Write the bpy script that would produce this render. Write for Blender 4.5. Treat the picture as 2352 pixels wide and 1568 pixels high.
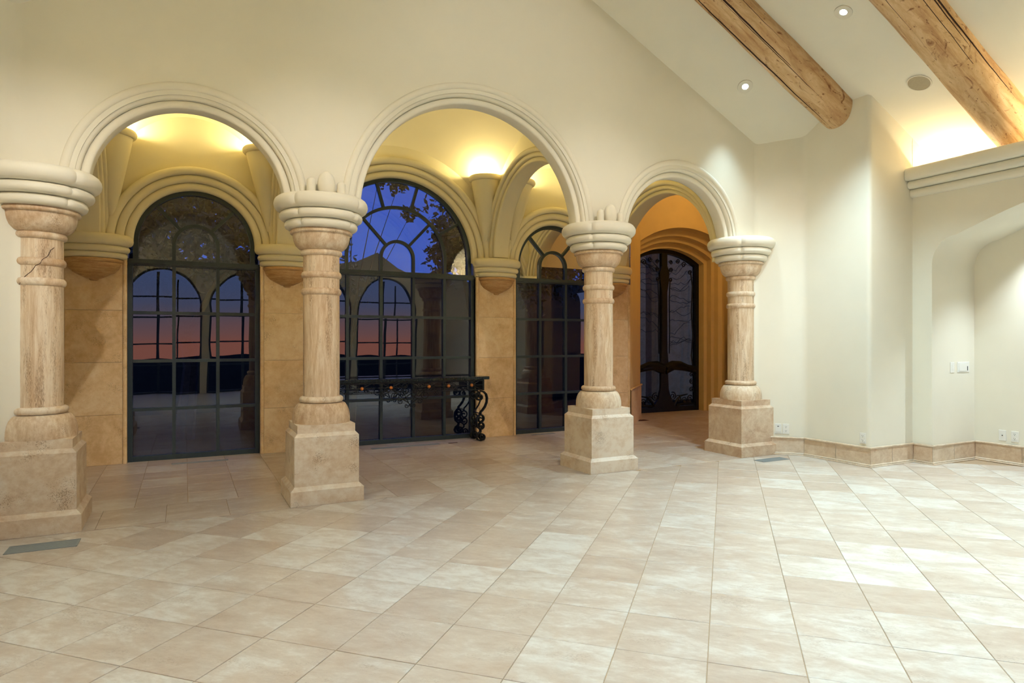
import bpy, bmesh, math, random
from mathutils import Vector, Matrix
for o in list(bpy.data.objects): bpy.data.objects.remove(o, do_unlink=True)
sc = bpy.context.scene
col = sc.collection
R = math.radians; PI = math.pi
random.seed(7)

# ------------------------------------------------------------------ camera
FPX = 1490.0; CAMH = 1.39; YAW = R(26.8)
cam = bpy.data.cameras.new('camera'); camo = bpy.data.objects.new('camera', cam); col.objects.link(camo)
cam.sensor_width = 36; cam.sensor_fit = 'HORIZONTAL'; cam.lens = FPX / 2352 * 36; cam.clip_start = .02; cam.clip_end = 400
camo.location = (0, 0, CAMH); camo.rotation_euler = (R(90), 0, -YAW)
sc.camera = camo
def project(s, t, z):
    X = math.cos(YAW)*s - math.sin(YAW)*t; Z = math.sin(YAW)*s + math.cos(YAW)*t
    if Z < .05: return None
    return 1176 + FPX*X/Z, 784 - FPX*(z-CAMH)/Z

# ------------------------------------------------------------------ world: dusk sky, afterglow towards -Y
sc.view_settings.view_transform = 'Standard'; sc.view_settings.look = 'None'
sc.view_settings.gamma = 1; sc.view_settings.use_curve_mapping = False
sc.view_settings.exposure = 0.38
world = bpy.data.worlds.new('dusk'); sc.world = world; world.use_nodes = True
wn = world.node_tree; wn.nodes.clear()
def wnode(t, **k):
    n = wn.nodes.new(t)
    for a, b in k.items(): setattr(n, a, b)
    return n
wo = wnode('ShaderNodeOutputWorld'); wb = wnode('ShaderNodeBackground'); wc = wnode('ShaderNodeTexCoord'); ws = wnode('ShaderNodeSeparateXYZ')
def wramp(stops):
    r = wnode('ShaderNodeValToRGB'); r.color_ramp.elements.remove(r.color_ramp.elements[1])
    r.color_ramp.elements[0].position = stops[0][0]; r.color_ramp.elements[0].color = (*stops[0][1], 1)
    for p, c in stops[1:]:
        e = r.color_ramp.elements.new(p); e.color = (*c, 1)
    return r
re_ = wramp([(0, (.04, .07, .22)), (.12, (.03, .095, .50)), (.5, (.022, .085, .52)), (1, (.015, .05, .32))])
rw_ = wramp([(0, (1.15, .42, .30)), (.012, (.90, .42, .38)), (.032, (.52, .40, .52)), (.055, (.34, .38, .68)), (.085, (.27, .38, .82)), (.2, (.2, .32, .8)), (1, (.10, .18, .55))])
mm = wnode('ShaderNodeMapRange', interpolation_type='SMOOTHSTEP'); mm.inputs[1].default_value = -.9; mm.inputs[2].default_value = .35; mm.inputs[3].default_value = 1; mm.inputs[4].default_value = 0
mx = wnode('ShaderNodeMix', data_type='RGBA')
L = wn.links.new
L(wc.outputs['Generated'], ws.inputs[0]); L(ws.outputs['Z'], re_.inputs[0]); L(ws.outputs['Z'], rw_.inputs[0]); L(ws.outputs['Y'], mm.inputs[0])
L(mm.outputs[0], mx.inputs[0]); L(re_.outputs[0], mx.inputs[6]); L(rw_.outputs[0], mx.inputs[7]); L(mx.outputs[2], wb.inputs[0]); L(wb.outputs[0], wo.inputs[0])
wb.inputs[1].default_value = 1.0

# light levels (the lamps themselves are built with their fixtures below)
W_DOWN = 285.0; W_UP = 18.0; W_ENTRY = 27.0; W_COVE = 15.0; W_NICHE = 140.0
C_DOWN = (.60, .86, 1.0); C_EYE = (1.0, .97, .92); C_UP = (1.0, .86, .46); C_ENTRY = (1.0, .68, .28); C_COVE = (1.0, .84, .54); C_NICHE = (.72, .88, 1.0)

# ------------------------------------------------------------------ materials
def newmat(name):
    m = bpy.data.materials.new(name); m.use_nodes = True; nt = m.node_tree; nt.nodes.clear()
    out = nt.nodes.new('ShaderNodeOutputMaterial'); p = nt.nodes.new('ShaderNodeBsdfPrincipled')
    nt.links.new(p.outputs[0], out.inputs[0]); return m, nt, p, out
def N(nt, t, **k):
    n = nt.nodes.new(t)
    for a, b in k.items():
        if a.startswith('i_'): n.inputs[a[2:].replace('_', ' ')].default_value = b
        else: setattr(n, a, b)
    return n
def ramp(nt, stops):
    r = nt.nodes.new('ShaderNodeValToRGB'); e = r.color_ramp.elements
    e[0].position, e[0].color = stops[0][0], (*stops[0][1], 1)
    e[1].position, e[1].color = stops[-1][0], (*stops[-1][1], 1)
    for p, c in stops[1:-1]:
        q = e.new(p); q.color = (*c, 1)
    return r
def lin(r, g, b):
    f = lambda v: (v/255/12.92 if v/255 <= .04045 else ((v/255+.055)/1.055)**2.4)
    return (f(r), f(g), f(b))
def stone(name, dark, mid, light, stretch=(1, 1, 1), rough=.42, vary=.16, pits=.5, scale=1.0, stops=(.34, .50, .64), pitr=(.345, .40), bump=.15):
    m, nt, p, out = newmat(name); l = nt.links.new
    tc = N(nt, 'ShaderNodeTexCoord'); oi = N(nt, 'ShaderNodeObjectInfo')
    mu = N(nt, 'ShaderNodeVectorMath', operation='SCALE'); mu.inputs['Scale'].default_value = 37.0
    cb = N(nt, 'ShaderNodeCombineXYZ'); 
    l(oi.outputs['Random'], cb.inputs[0]); l(oi.outputs['Random'], cb.inputs[1]); l(oi.outputs['Random'], cb.inputs[2]); l(cb.outputs[0], mu.inputs[0])
    ad = N(nt, 'ShaderNodeVectorMath', operation='ADD'); l(tc.outputs['Object'], ad.inputs[0]); l(mu.outputs[0], ad.inputs[1])
    mp = N(nt, 'ShaderNodeMapping'); mp.inputs['Scale'].default_value = stretch; l(ad.outputs[0], mp.inputs[0])
    n1 = N(nt, 'ShaderNodeTexNoise', i_Scale=2.6*scale, i_Detail=9.0, i_Roughness=.62, i_Distortion=.8); l(mp.outputs[0], n1.inputs['Vector'])
    n2 = N(nt, 'ShaderNodeTexNoise', i_Scale=11.0*scale, i_Detail=8.0, i_Roughness=.75); l(mp.outputs[0], n2.inputs['Vector'])
    mxn = N(nt, 'ShaderNodeMath', operation='MULTIPLY_ADD'); mxn.inputs[1].default_value = .45; l(n2.outputs[0], mxn.inputs[0])
    sb = N(nt, 'ShaderNodeMath', operation='MULTIPLY'); sb.inputs[1].default_value = .56; l(n1.outputs[0], sb.inputs[0]); l(sb.outputs[0], mxn.inputs[2])
    # per piece shift of the ramp
    sh = N(nt, 'ShaderNodeMapRange'); sh.inputs[3].default_value = -vary; sh.inputs[4].default_value = vary; l(oi.outputs['Random'], sh.inputs[0])
    a2 = N(nt, 'ShaderNodeMath', operation='ADD'); l(mxn.outputs[0], a2.inputs[0]); l(sh.outputs[0], a2.inputs[1])
    rp = ramp(nt, [(stops[0], dark), (stops[1], mid), (stops[2], light)]); l(a2.outputs[0], rp.inputs[0])
    # pits
    n3 = N(nt, 'ShaderNodeTexNoise', i_Scale=70.0*scale, i_Detail=3.0, i_Roughness=.6); l(mp.outputs[0], n3.inputs['Vector'])
    pm = N(nt, 'ShaderNodeMath', operation='MULTIPLY'); l(n3.outputs[0], pm.inputs[0])
    n4 = N(nt, 'ShaderNodeTexNoise', i_Scale=3.0*scale, i_Detail=2.0); l(mp.outputs[0], n4.inputs['Vector']); l(n4.outputs[0], pm.inputs[1])
    pr = ramp(nt, [(pitr[0], (0, 0, 0)), (pitr[1], (1, 1, 1))]); l(pm.outputs[0], pr.inputs[0])
    dk = N(nt, 'ShaderNodeMix', data_type='RGBA', blend_type='MULTIPLY'); l(rp.outputs[0], dk.inputs[6]); dk.inputs[7].default_value = (.42, .32, .24, 1)
    pf = N(nt, 'ShaderNodeMath', operation='MULTIPLY'); pf.inputs[1].default_value = pits; l(pr.outputs[0], pf.inputs[0]); l(pf.outputs[0], dk.inputs[0])
    l(dk.outputs[2], p.inputs['Base Color'])
    p.inputs['Roughness'].default_value = rough
    bp = N(nt, 'ShaderNodeBump', i_Strength=bump, i_Distance=.004, invert=True); l(pr.outputs[0], bp.inputs['Height']); l(bp.outputs[0], p.inputs['Normal'])
    return m
def plain(name, colr, rough=.5, metal=0.0, noise=0.0, nscale=8.0, bump=0.0):
    m, nt, p, out = newmat(name); l = nt.links.new
    p.inputs['Base Color'].default_value = (*colr, 1); p.inputs['Roughness'].default_value = rough; p.inputs['Metallic'].default_value = metal
    tc = N(nt, 'ShaderNodeTexCoord'); n1 = N(nt, 'ShaderNodeTexNoise', i_Scale=nscale, i_Detail=5.0); l(tc.outputs['Object'], n1.inputs['Vector'])
    if noise:
        rp = ramp(nt, [(.3, tuple(c*(1-noise) for c in colr)), (.7, tuple(min(1, c*(1+noise)) for c in colr))]); l(n1.outputs[0], rp.inputs[0]); l(rp.outputs[0], p.inputs['Base Color'])
    if bump:
        bp = N(nt, 'ShaderNodeBump', i_Strength=bump, i_Distance=.01); l(n1.outputs[0], bp.inputs['Height']); l(bp.outputs[0], p.inputs['Normal'])
    return m
def emit(name, colr, st):
    m = bpy.data.materials.new(name); m.use_nodes = True; nt = m.node_tree; nt.nodes.clear()
    o = nt.nodes.new('ShaderNodeOutputMaterial'); e = nt.nodes.new('ShaderNodeEmission'); e.inputs[0].default_value = (*colr, 1); e.inputs[1].default_value = st
    nt.links.new(e.outputs[0], o.inputs[0]); return m
def glass(name, tint, ior=2.3):
    m = bpy.data.materials.new(name); m.use_nodes = True; nt = m.node_tree; nt.nodes.clear(); l = nt.links.new
    o = nt.nodes.new('ShaderNodeOutputMaterial'); mixs = nt.nodes.new('ShaderNodeMixShader'); tr = nt.nodes.new('ShaderNodeBsdfTransparent'); gl = nt.nodes.new('ShaderNodeBsdfGlossy'); fr = nt.nodes.new('ShaderNodeFresnel')
    tr.inputs[0].default_value = (*tint, 1); gl.inputs['Roughness'].default_value = 0.0; fr.inputs[0].default_value = ior
    tc = N(nt, 'ShaderNodeTexCoord'); n1 = N(nt, 'ShaderNodeTexNoise', i_Scale=1.3, i_Detail=1.0); l(tc.outputs['Object'], n1.inputs['Vector'])
    bp = N(nt, 'ShaderNodeBump', i_Strength=.12, i_Distance=.02); l(n1.outputs[0], bp.inputs['Height']); l(bp.outputs[0], gl.inputs['Normal'])
    l(fr.outputs[0], mixs.inputs[0]); l(tr.outputs[0], mixs.inputs[1]); l(gl.outputs[0], mixs.inputs[2]); l(mixs.outputs[0], o.inputs[0]); return m
def wood(name):
    m, nt, p, out = newmat(name); l = nt.links.new
    tc = N(nt, 'ShaderNodeTexCoord'); oi = N(nt, 'ShaderNodeObjectInfo')
    ad = N(nt, 'ShaderNodeVectorMath', operation='ADD'); l(tc.outputs['Object'], ad.inputs[0]); l(oi.outputs['Random'], ad.inputs[1])
    mp = N(nt, 'ShaderNodeMapping'); mp.inputs['Scale'].default_value = (.7, 3.5, 3.5); l(ad.outputs[0], mp.inputs[0])
    n1 = N(nt, 'ShaderNodeTexNoise', i_Scale=3.0, i_Detail=10.0, i_Roughness=.72, i_Distortion=.4); l(mp.outputs[0], n1.inputs['Vector'])
    rp = ramp(nt, [(.30, lin(168, 122, 76)), (.48, lin(202, 164, 116)), (.66, lin(222, 192, 148))]); l(n1.outputs[0], rp.inputs[0])
    def spots(scale, sc, lo_, hi_, dist, colr, prev):
        mpx = N(nt, 'ShaderNodeMapping'); mpx.inputs['Scale'].default_value = sc; l(ad.outputs[0], mpx.inputs[0])
        v = N(nt, 'ShaderNodeTexNoise', i_Scale=scale, i_Detail=4.0, i_Roughness=.6, i_Distortion=dist); l(mpx.outputs[0], v.inputs['Vector'])
        vr = ramp(nt, [(lo_, (1, 1, 1)), (hi_, (0, 0, 0))]); l(v.outputs[0], vr.inputs[0])
        dk = N(nt, 'ShaderNodeMix', data_type='RGBA', blend_type='MULTIPLY'); dk.inputs[7].default_value = (*colr, 1); l(vr.outputs[0], dk.inputs[0]); l(prev, dk.inputs[6]); return dk.outputs[2]
    q = spots(2.4, (1.6, 2.6, 2.6), .30, .40, 3.0, (.42, .27, .15), rp.outputs[0])
    q = spots(16.0, (1.0, 1.6, 1.6), .30, .345, .3, (.40, .26, .15), q)
    q = spots(5.0, (.12, 3.0, 3.0), .34, .42, .3, (.72, .6, .45), q)
    l(q, p.inputs['Base Color']); p.inputs['Roughness'].default_value = .6
    bp = N(nt, 'ShaderNodeBump', i_Strength=.4, i_Distance=.01); l(n1.outputs[0], bp.inputs['Height']); l(bp.outputs[0], p.inputs['Normal'])
    return m
def crack_mat():
    return plain('wood_crack', lin(52, 26, 12), .9)

M = {}
M['plaster'] = plain('cream_plaster', lin(234, 228, 210), .75, noise=.015, nscale=3, bump=.02)
M['cap'] = plain('cast_plaster', lin(236, 229, 210), .62, noise=.02, nscale=5, bump=.03)
M['gallery'] = plain('straw_plaster', lin(231, 219, 180), .75, noise=.015, nscale=3, bump=.02)  # straw tone carries some of the warm lamp light in its colour
M['bowl'] = stone('travertine_bowl', lin(168, 122, 70), lin(196, 154, 100), lin(214, 178, 126), stretch=(1, 1, 9), rough=.5, vary=.03, pits=.5, scale=2.5, bump=.2)
M['ochre'] = plain('ochre_plaster', lin(226, 196, 130), .7, noise=.03, nscale=4, bump=.02)
M['tile'] = stone('travertine_tile', lin(178, 156, 137), lin(193, 176, 159), lin(212, 203, 191), stretch=(.75, 1.5, 1), rough=.34, vary=.07, pits=.28, scale=1.5, bump=.08)
M['column'] = stone('travertine_column', lin(188, 154, 120), lin(210, 184, 152), lin(228, 210, 184), stretch=(5.5, 5.5, .6), rough=.5, vary=.04, pits=.75, scale=1.1, stops=(.36, .49, .60), pitr=(.30, .36), bump=.12)
M['bell'] = stone('travertine_turned', lin(188, 154, 120), lin(212, 187, 156), lin(230, 214, 190), stretch=(1.6, 1.0, .8), rough=.5, vary=.05, pits=.6, scale=2.2, stops=(.36, .49, .60), bump=.12)
M['pedestal'] = stone('travertine_block', lin(190, 156, 126), lin(213, 190, 162), lin(228, 214, 194), stretch=(1, 1, 1.2), rough=.5, vary=.10, pits=.65, scale=1.7, bump=.3)
M['panel'] = stone('travertine_panel', lin(210, 172, 118), lin(228, 195, 144), lin(239, 213, 168), stretch=(1, 1, 1), rough=.5, vary=.07, pits=.5, scale=1.8, bump=.2)
M['base'] = stone('travertine_skirting', lin(194, 164, 134), lin(212, 190, 162), lin(226, 208, 184), stretch=(1, 1, 1.3), rough=.42, vary=.10, pits=.4, scale=2.2, bump=.15)
M['grout'] = plain('grout', lin(172, 146, 116), .9, noise=.05, nscale=20)
M['iron'] = plain('dark_iron', (.016, .018, .017), .42, .6, noise=.2, nscale=30)
M['frame'] = plain('dark_green_steel', (.030, .046, .046), .38, .2, noise=.12, nscale=20)
M['granite'] = plain('dark_granite', (.012, .018, .016), .12, 0, noise=.4, nscale=40)
M['copper'] = plain('copper', lin(196, 122, 60), .4, .5, noise=.15, nscale=40)
M['glass'] = glass('window_glass', (.72, .76, .78), 2.1)
M['doorglass'] = glass('door_glass', (.30, .36, .36), 1.35)
M['wood'] = wood('pine_log'); M['crack'] = crack_mat()
M['plastic'] = plain('white_plastic', lin(236, 233, 224), .4)
M['slot'] = plain('dark_slot', (.03, .027, .025), .6)
M['register'] = plain('register_metal', lin(140, 144, 142), .45, 0, noise=.05, nscale=30)
M['bronze'] = plain('bronze_plate', lin(92, 62, 40), .5, .5, noise=.1)
M['speaker'] = plain('speaker_mesh', lin(172, 160, 134), .8, noise=.05, nscale=60)
M['trim'] = plain('lamp_trim', lin(225, 218, 200), .4)
M['lens'] = emit('lamp_lens', (.93, .98, 1.0), 40.0)
M['bulb'] = emit('uplight_bulb', (1.0, .93, .78), 30.0)
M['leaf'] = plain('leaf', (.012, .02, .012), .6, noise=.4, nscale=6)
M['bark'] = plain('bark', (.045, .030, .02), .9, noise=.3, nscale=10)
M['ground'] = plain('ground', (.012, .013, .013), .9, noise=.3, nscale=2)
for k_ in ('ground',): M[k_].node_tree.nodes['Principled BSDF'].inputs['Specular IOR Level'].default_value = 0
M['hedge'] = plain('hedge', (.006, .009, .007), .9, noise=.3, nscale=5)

# ------------------------------------------------------------------ mesh helpers
class MB:
    def __init__(s): s.v = []; s.f = []
    def add(s, vs, fs):
        o = len(s.v); s.v += [tuple(v) for v in vs]; s.f += [tuple(i+o for i in f) for f in fs]; return s
    def box(s, x0, x1, y0, y1, z0, z1):
        return s.add([(x0,y0,z0),(x1,y0,z0),(x1,y1,z0),(x0,y1,z0),(x0,y0,z1),(x1,y0,z1),(x1,y1,z1),(x0,y1,z1)],
                     [(0,3,2,1),(4,5,6,7),(0,1,5,4),(1,2,6,5),(2,3,7,6),(3,0,4,7)])
    def prism(s, pts, z0, z1):
        n = len(pts)
        return s.add([(x,y,z0) for x,y in pts]+[(x,y,z1) for x,y in pts], [tuple(range(n))[::-1], tuple(range(n,2*n))]+[(i,(i+1)%n,n+(i+1)%n,n+i) for i in range(n)])
    def grid(s, rows, close=False, caps=False):
        n = len(rows[0]); vs = [p for r in rows for p in r]; fs = []
        m = n if close else n-1
        for i in range(len(rows)-1):
            for j in range(m):
                k = (j+1) % n; fs.append((i*n+j, i*n+k, (i+1)*n+k, (i+1)*n+j))
        if caps: fs += [tuple(range(n))[::-1], tuple((len(rows)-1)*n+j for j in range(n))]
        return s.add(vs, fs)
    def tube(s, pts, r, seg=6, caps=True):
        pts = [Vector(p) for p in pts]; n = len(pts); rows = []
        up = None
        for i, p in enumerate(pts):
            d = (pts[min(i+1, n-1)] - pts[max(i-1, 0)])
            if d.length < 1e-9: d = Vector((0, 0, 1))
            d.normalize()
            if up is None:
                up = d.orthogonal().normalized()
            up = (up - d*up.dot(d))
            if up.length < 1e-6: up = d.orthogonal()
            up.normalize(); w = d.cross(up)
            rr = r[i] if isinstance(r, (list, tuple)) else r
            rows.append([tuple(p + (up*math.cos(2*PI*k/seg) + w*math.sin(2*PI*k/seg))*rr) for k in range(seg)])
        return s.grid(rows, close=True, caps=caps)
    def build(s, name, mat, parent=None, smooth=False, angle=None):
        me = bpy.data.meshes.new(name); me.from_pydata(s.v, [], s.f); me.update()
        bm = bmesh.new(); bm.from_mesh(me); bmesh.ops.remove_doubles(bm, verts=bm.verts, dist=1e-5); bmesh.ops.recalc_face_normals(bm, faces=bm.faces); bm.to_mesh(me); bm.free()
        me.materials.append(M[mat] if isinstance(mat, str) else mat)
        o = bpy.data.objects.new(name, me); col.objects.link(o)
        if parent is not None: o.parent = parent
        if smooth:
            me.shade_smooth() if hasattr(me, 'shade_smooth') else None
            me.set_sharp_from_angle(angle=R(angle or 40))
        return o
def recenter(o, c):
    "move mesh so that its origin sits at c (world/parent space)"
    c = Vector(c); o.data.transform(Matrix.Translation(-c)); o.location = c; return o
def tag(o, label=None, cat=None, group=None, kind=None):
    if label: o['label'] = label
    if cat: o['category'] = cat
    if group: o['group'] = group
    if kind: o['kind'] = kind
    return o
def empty(name, loc=(0, 0, 0), **k):
    o = bpy.data.objects.new(name, None); col.objects.link(o); o.location = loc; o.empty_display_size = .1; return tag(o, **k)
def copy_tree(o, parent=None):
    c = o.copy(); col.objects.link(c); c.parent = parent
    for ch in list(o.children): copy_tree(ch, c)
    return c
def lathe(prof, seg=48, mod=None, cx=0, cy=0, caps=False):
    b = MB(); rows = []
    for r, z in prof:
        rows.append([(cx + r*(mod(2*PI*k/seg, r, z) if mod else 1)*math.cos(2*PI*k/seg), cy + r*(mod(2*PI*k/seg, r, z) if mod else 1)*math.sin(2*PI*k/seg), z) for k in range(seg)])
    b.grid(rows, close=True, caps=caps); return b
def arc(cx, cy, r, a0, a1, n):
    return [(cx + r*math.cos(a0+(a1-a0)*i/n), cy + r*math.sin(a0+(a1-a0)*i/n)) for i in range(n+1)]
def sweep_arch(prof, Rr, c, zc, along='s', seg=56, leg=0.0, off=0.0, a0=0.0, a1=PI):
    "prof: closed list of (rho, depth); arch of radius Rr+rho in the vertical plane; depth along the other axis"
    b = MB(); st = [(Rr, 'leg0')] if leg else []
    rows = []
    def ring(a, dz=0):
        out = []
        for rho, d in prof:
            x = c + (Rr+rho)*math.cos(a); z = zc + (Rr+rho)*math.sin(a) + dz
            out.append((x, d+off, z) if along == 's' else (d+off, x, z))
        return out
    if leg: rows.append(ring(a0, -leg))
    for i in range(seg+1): rows.append(ring(a0+(a1-a0)*i/seg))
    if leg: rows.append(ring(a1, -leg))
    b.grid(rows, close=True, caps=True); return b
def roll_profile(w, d, t0, n=3, back=None, nseg=7):
    """n rolls stepping from (w,t0) on the wall face to (0,t0+d) at the soffit; then soffit to 'back' mirrored or flat"""
    pts = []
    for k in range(n):
        r_out = w*(1-k/n); r_in = w*(1-(k+1)/n); tt = t0 + d*k/n
        cr = (r_out+r_in)/2; rad = (r_out-r_in)/2
        for i in range(nseg+1):
            a = PI*i/nseg
            pts.append((cr + rad*math.cos(a), tt - rad*.6*math.sin(a)))
    return pts
def mirrored(profile, tm):
    return profile + [(r, 2*tm - t) for r, t in profile[::-1]]

# ------------------------------------------------------------------ key dimensions
COLS = [-.98, 1.10, 4.09, 6.235]; TC = 5.975; TW0, TW1 = 5.845, 6.105; ZC = 2.57
ARCHES = [((COLS[i]+COLS[i+1])/2, r) for i, r in enumerate((.715, 1.160, .735))]
TG = 8.60                                   # gallery window wall face
WINS = [(.128, .71, .65, 3), (2.613, 1.139, 1.085, 5), (5.084, .69, .635, 3)]   # centre, half, arch radius, panes across
ZW = 2.535
SR = 6.77
def zmain(s):
    m = 2.63; return 4.13 + .5*(SR - (s if s >= m else 2*m - s))
def zceil(s, t):
    return zmain(s) - (max(0, t-5.05)*.62)

# ------------------------------------------------------------------ floors
def clip(poly, fn):
    out = []
    for i in range(len(poly)):
        a, b = poly[i], poly[(i+1) % len(poly)]; fa, fb = fn(a), fn(b)
        if fa >= 0: out.append(a)
        if (fa >= 0) != (fb >= 0):
            k = fa/(fa-fb); out.append((a[0]+(b[0]-a[0])*k, a[1]+(b[1]-a[1])*k))
    return out
def inset(poly, d):
    n = len(poly); cx = sum(p[0] for p in poly)/n; cy = sum(p[1] for p in poly)/n
    out = []
    for x, y in poly:
        dx, dy = x-cx, y-cy; l_ = math.hypot(dx, dy); k = max(.2, (l_-d*1.35)/l_) if l_ > 1e-6 else 1
        out.append((cx+dx*k, cy+dy*k))
    return out
def area(p): return abs(sum(p[i][0]*p[(i+1)%len(p)][1]-p[(i+1)%len(p)][0]*p[i][1] for i in range(len(p))))/2
def tile_prism(b, poly, gap, rot=0, c=(0, 0), th=.012):
    p = inset(poly, gap); q = inset(poly, gap+.0018)
    n = len(p); b.add([(x, y, -th) for x, y in p]+[(x, y, -.0015) for x, y in p]+[(x, y, 0) for x, y in q],
        [tuple(range(2*n, 3*n))]+[(i, (i+1)%n, n+(i+1)%n, n+i) for i in range(n)]+[(n+i, n+(i+1)%n, 2*n+(i+1)%n, 2*n+i) for i in range(n)])
floor = MB().box(-3.2, 9.2, -3.4, 5.66, -.16, -.004).build('floor', 'grout'); tag(floor, 'pale travertine floor laid diagonally across the hall', 'floor', kind='structure')
gfloor = MB().prism([(-3.2, 5.66), (10.6, 5.66), (10.6, 10.25), (6.6, 10.25), (6.3, 8.85), (-3.2, 8.85)], -.16, -.004).build('floor', 'grout'); tag(gfloor, 'travertine gallery floor laid square to the arches', 'floor', kind='structure')
q2 = 2**.5
def build_tiles(parent, cells, ang, limit=300):
    items = []
    for poly in cells:
        if len(poly) < 3 or area(poly) < .004: continue
        pr = [project(x, y, 0) for x, y in poly]; vis = False; ar = 0
        if all(pr):
            xs = [p[0] for p in pr]; ys = [p[1] for p in pr]
            vis = max(xs) > -10 and min(xs) < 2362 and max(ys) > 0 and min(ys) < 1580
            ar = area(pr)
        items.append((ar if vis else 0, poly))
    items.sort(key=lambda k: -k[0]); rest = MB(); nrest = 0; cnt = 0
    ca, sa = math.cos(ang), math.sin(ang)
    for ar, poly in items:
        if ar > 60 and cnt < limit:
            n = len(poly); cx = sum(p[0] for p in poly)/n; cy = sum(p[1] for p in poly)/n
            loc = [((x-cx)*ca+(y-cy)*sa, -(x-cx)*sa+(y-cy)*ca) for x, y in poly]
            b = MB(); tile_prism(b, loc, .0022); o = b.build('tile', 'tile', parent); o.location = (cx, cy, random.uniform(-.0006, .0004)); o.rotation_euler = (0, 0, ang); cnt += 1
        else: tile_prism(rest, poly, .0022); nrest += 1
    if nrest: o = rest.build('tile', 'tile', parent); o['kind'] = 'stuff'
cells = []
for i in range(-14, 26):
    for j in range(-16, 24):
        a0, a1 = .406*(5.215+1.012*i), .406*(5.215+1.012*(i+1)); b0, b1 = .406*(-9.01+.981*j), .406*(-9.01+.981*(j+1))
        poly = [((a+b)/q2, (a-b)/q2) for a, b in ((a0, b0), (a1, b0), (a1, b1), (a0, b1))][::-1]
        for fn in (lambda p: 5.655-p[1], lambda p: p[1]+2.5, lambda p: p[0]+1.9, lambda p: 8.37-p[0], lambda p: 12.2-p[0]-p[1]):
            poly = clip(poly, fn) if len(poly) > 2 else []
        cells.append(poly)
build_tiles(floor, cells, R(-45))
cells = []
x = -2.43                                                  # threshold band between the pedestals
while x < 7.4:
    cells.append([(x, 5.665), (x+.46, 5.665), (x+.46, 6.27), (x, 6.27)]); x += .46
for r in range(10):
    t0 = 6.27 + r*.4; x = -2.38 + (r % 2)*.0
    while x < 9.8:
        p = [(x, t0), (x+.4015, t0), (x+.4015, t0+.4), (x, t0+.4)]
        if t0+.2 < 8.75 or (x > 6.3 + (t0-8.6)): cells.append(p)
        x += .4015
build_tiles(gfloor, cells, 0)

# ------------------------------------------------------------------ columns
def crease(phi, r, z):
    d = abs(((phi - PI/4 + PI/4) % (PI/2)) - PI/4)
    return 1 + .012*math.cos(4*phi) - .035*math.exp(-((PI/4-0-abs(((phi) % (PI/2)) - PI/4) - PI/4)/.05)**2) if False else 1 - .05*math.exp(-((((phi) % (PI/2)) - PI/4)/.05)**2)
def lobe(r, z0, z1, bulge, n=8):
    out = []
    for i in range(n+1):
        a = -PI/2 + PI*i/n
        out.append((r - bulge + bulge*math.cos(a), (z0+z1)/2 + (z1-z0)/2*math.sin(a)))
    return out
def ped_mesh():
    b = MB(); rows = []
    for h, z in ((.307, 0), (.307, .125), (.272, .158), (.272, .575), (.245, .605), (.245, .672)):
        rows.append([(-h, -h, z), (h, -h, z), (h, h, z), (-h, h, z)])
    b.grid(rows, close=True, caps=True); return b
PROTO = {}
PROTO['base_bell'] = lathe([(.0, .672), (.248, .672), (.2495, .70), (.247, .74), (.240, .775), (.226, .81), (.205, .838), (.19, .846), (0, .846)], 56)
PROTO['base_ring'] = lathe([(.15, .846)] + lobe(.191, .847, .905, .03) + [(.15, .905)], 56)
PROTO['shaft'] = lathe([(.0, .90), (.1585, .90), (.1585, 1.4), (.1565, 2.2), (0, 2.2)], 56)
PROTO['neck_ring'] = lathe([(.14, 2.15)] + lobe(.181, 2.15, 2.205, .025) + [(.14, 2.205)], 56)
PROTO['bowl'] = lathe([(.0, 2.195), (.165, 2.198), (.195, 2.212), (.222, 2.24), (.238, 2.275), (.246, 2.31), (.247, 2.335), (.247, 2.338)] + lobe(.271, 2.338, 2.372, .016) + [(.262, 2.385), (0, 2.385)], 56)
PROTO['capital'] = lathe([(.0, 2.378), (.27, 2.378)] + lobe(.316, 2.378, 2.455, .038) + lobe(.360, 2.455, 2.535, .04) + lobe(.407, 2.535, 2.665, .058) + [(0, 2.665)], 96, crease)
PROTO_M = dict(base_bell='bell', base_ring='bell', shaft='column', neck_ring='bell', bowl='bell', capital='cap')
def rotq(b, a):
    ca, sa = math.cos(a), math.sin(a); b.v = [(x*ca-y*sa, x*sa+y*ca, z) for x, y, z in b.v]; return b
def shaft_ring(z): return lathe([(.14, z-.03)] + lobe(.175, z-.031, z+.031, .024) + [(.14, z+.03)], 56)
col_labels = ['travertine column with a dark crack across its upper shaft rings, against the corner wall',
              'travertine column with plaster egg ornaments between the wide arch and the cracked column\'s arch',
              'travertine column with egg ornaments between the wide arch and the narrow entry arch',
              'travertine column touching the plain white wall beside paired outlets']
def make_column():
    r = empty('column', (COLS[0], TC, 0), label=col_labels[0], cat='column', group='travertine columns of the arcade')
    o = ped_mesh().build('pedestal', 'pedestal', r)
    for k, b in PROTO.items():
        o = b.build(k, PROTO_M[k], r, smooth=True, angle=50)
    for z in (1.98, 1.832): shaft_ring(z).build('shaft_ring', 'bell', r, smooth=True, angle=50)
    return r
c0 = make_column(); COLOBJ = [c0]
for i in (1, 2, 3):
    c = copy_tree(c0); c.location = (COLS[i], TC, 0); c['label'] = col_labels[i]; COLOBJ.append(c)
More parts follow.
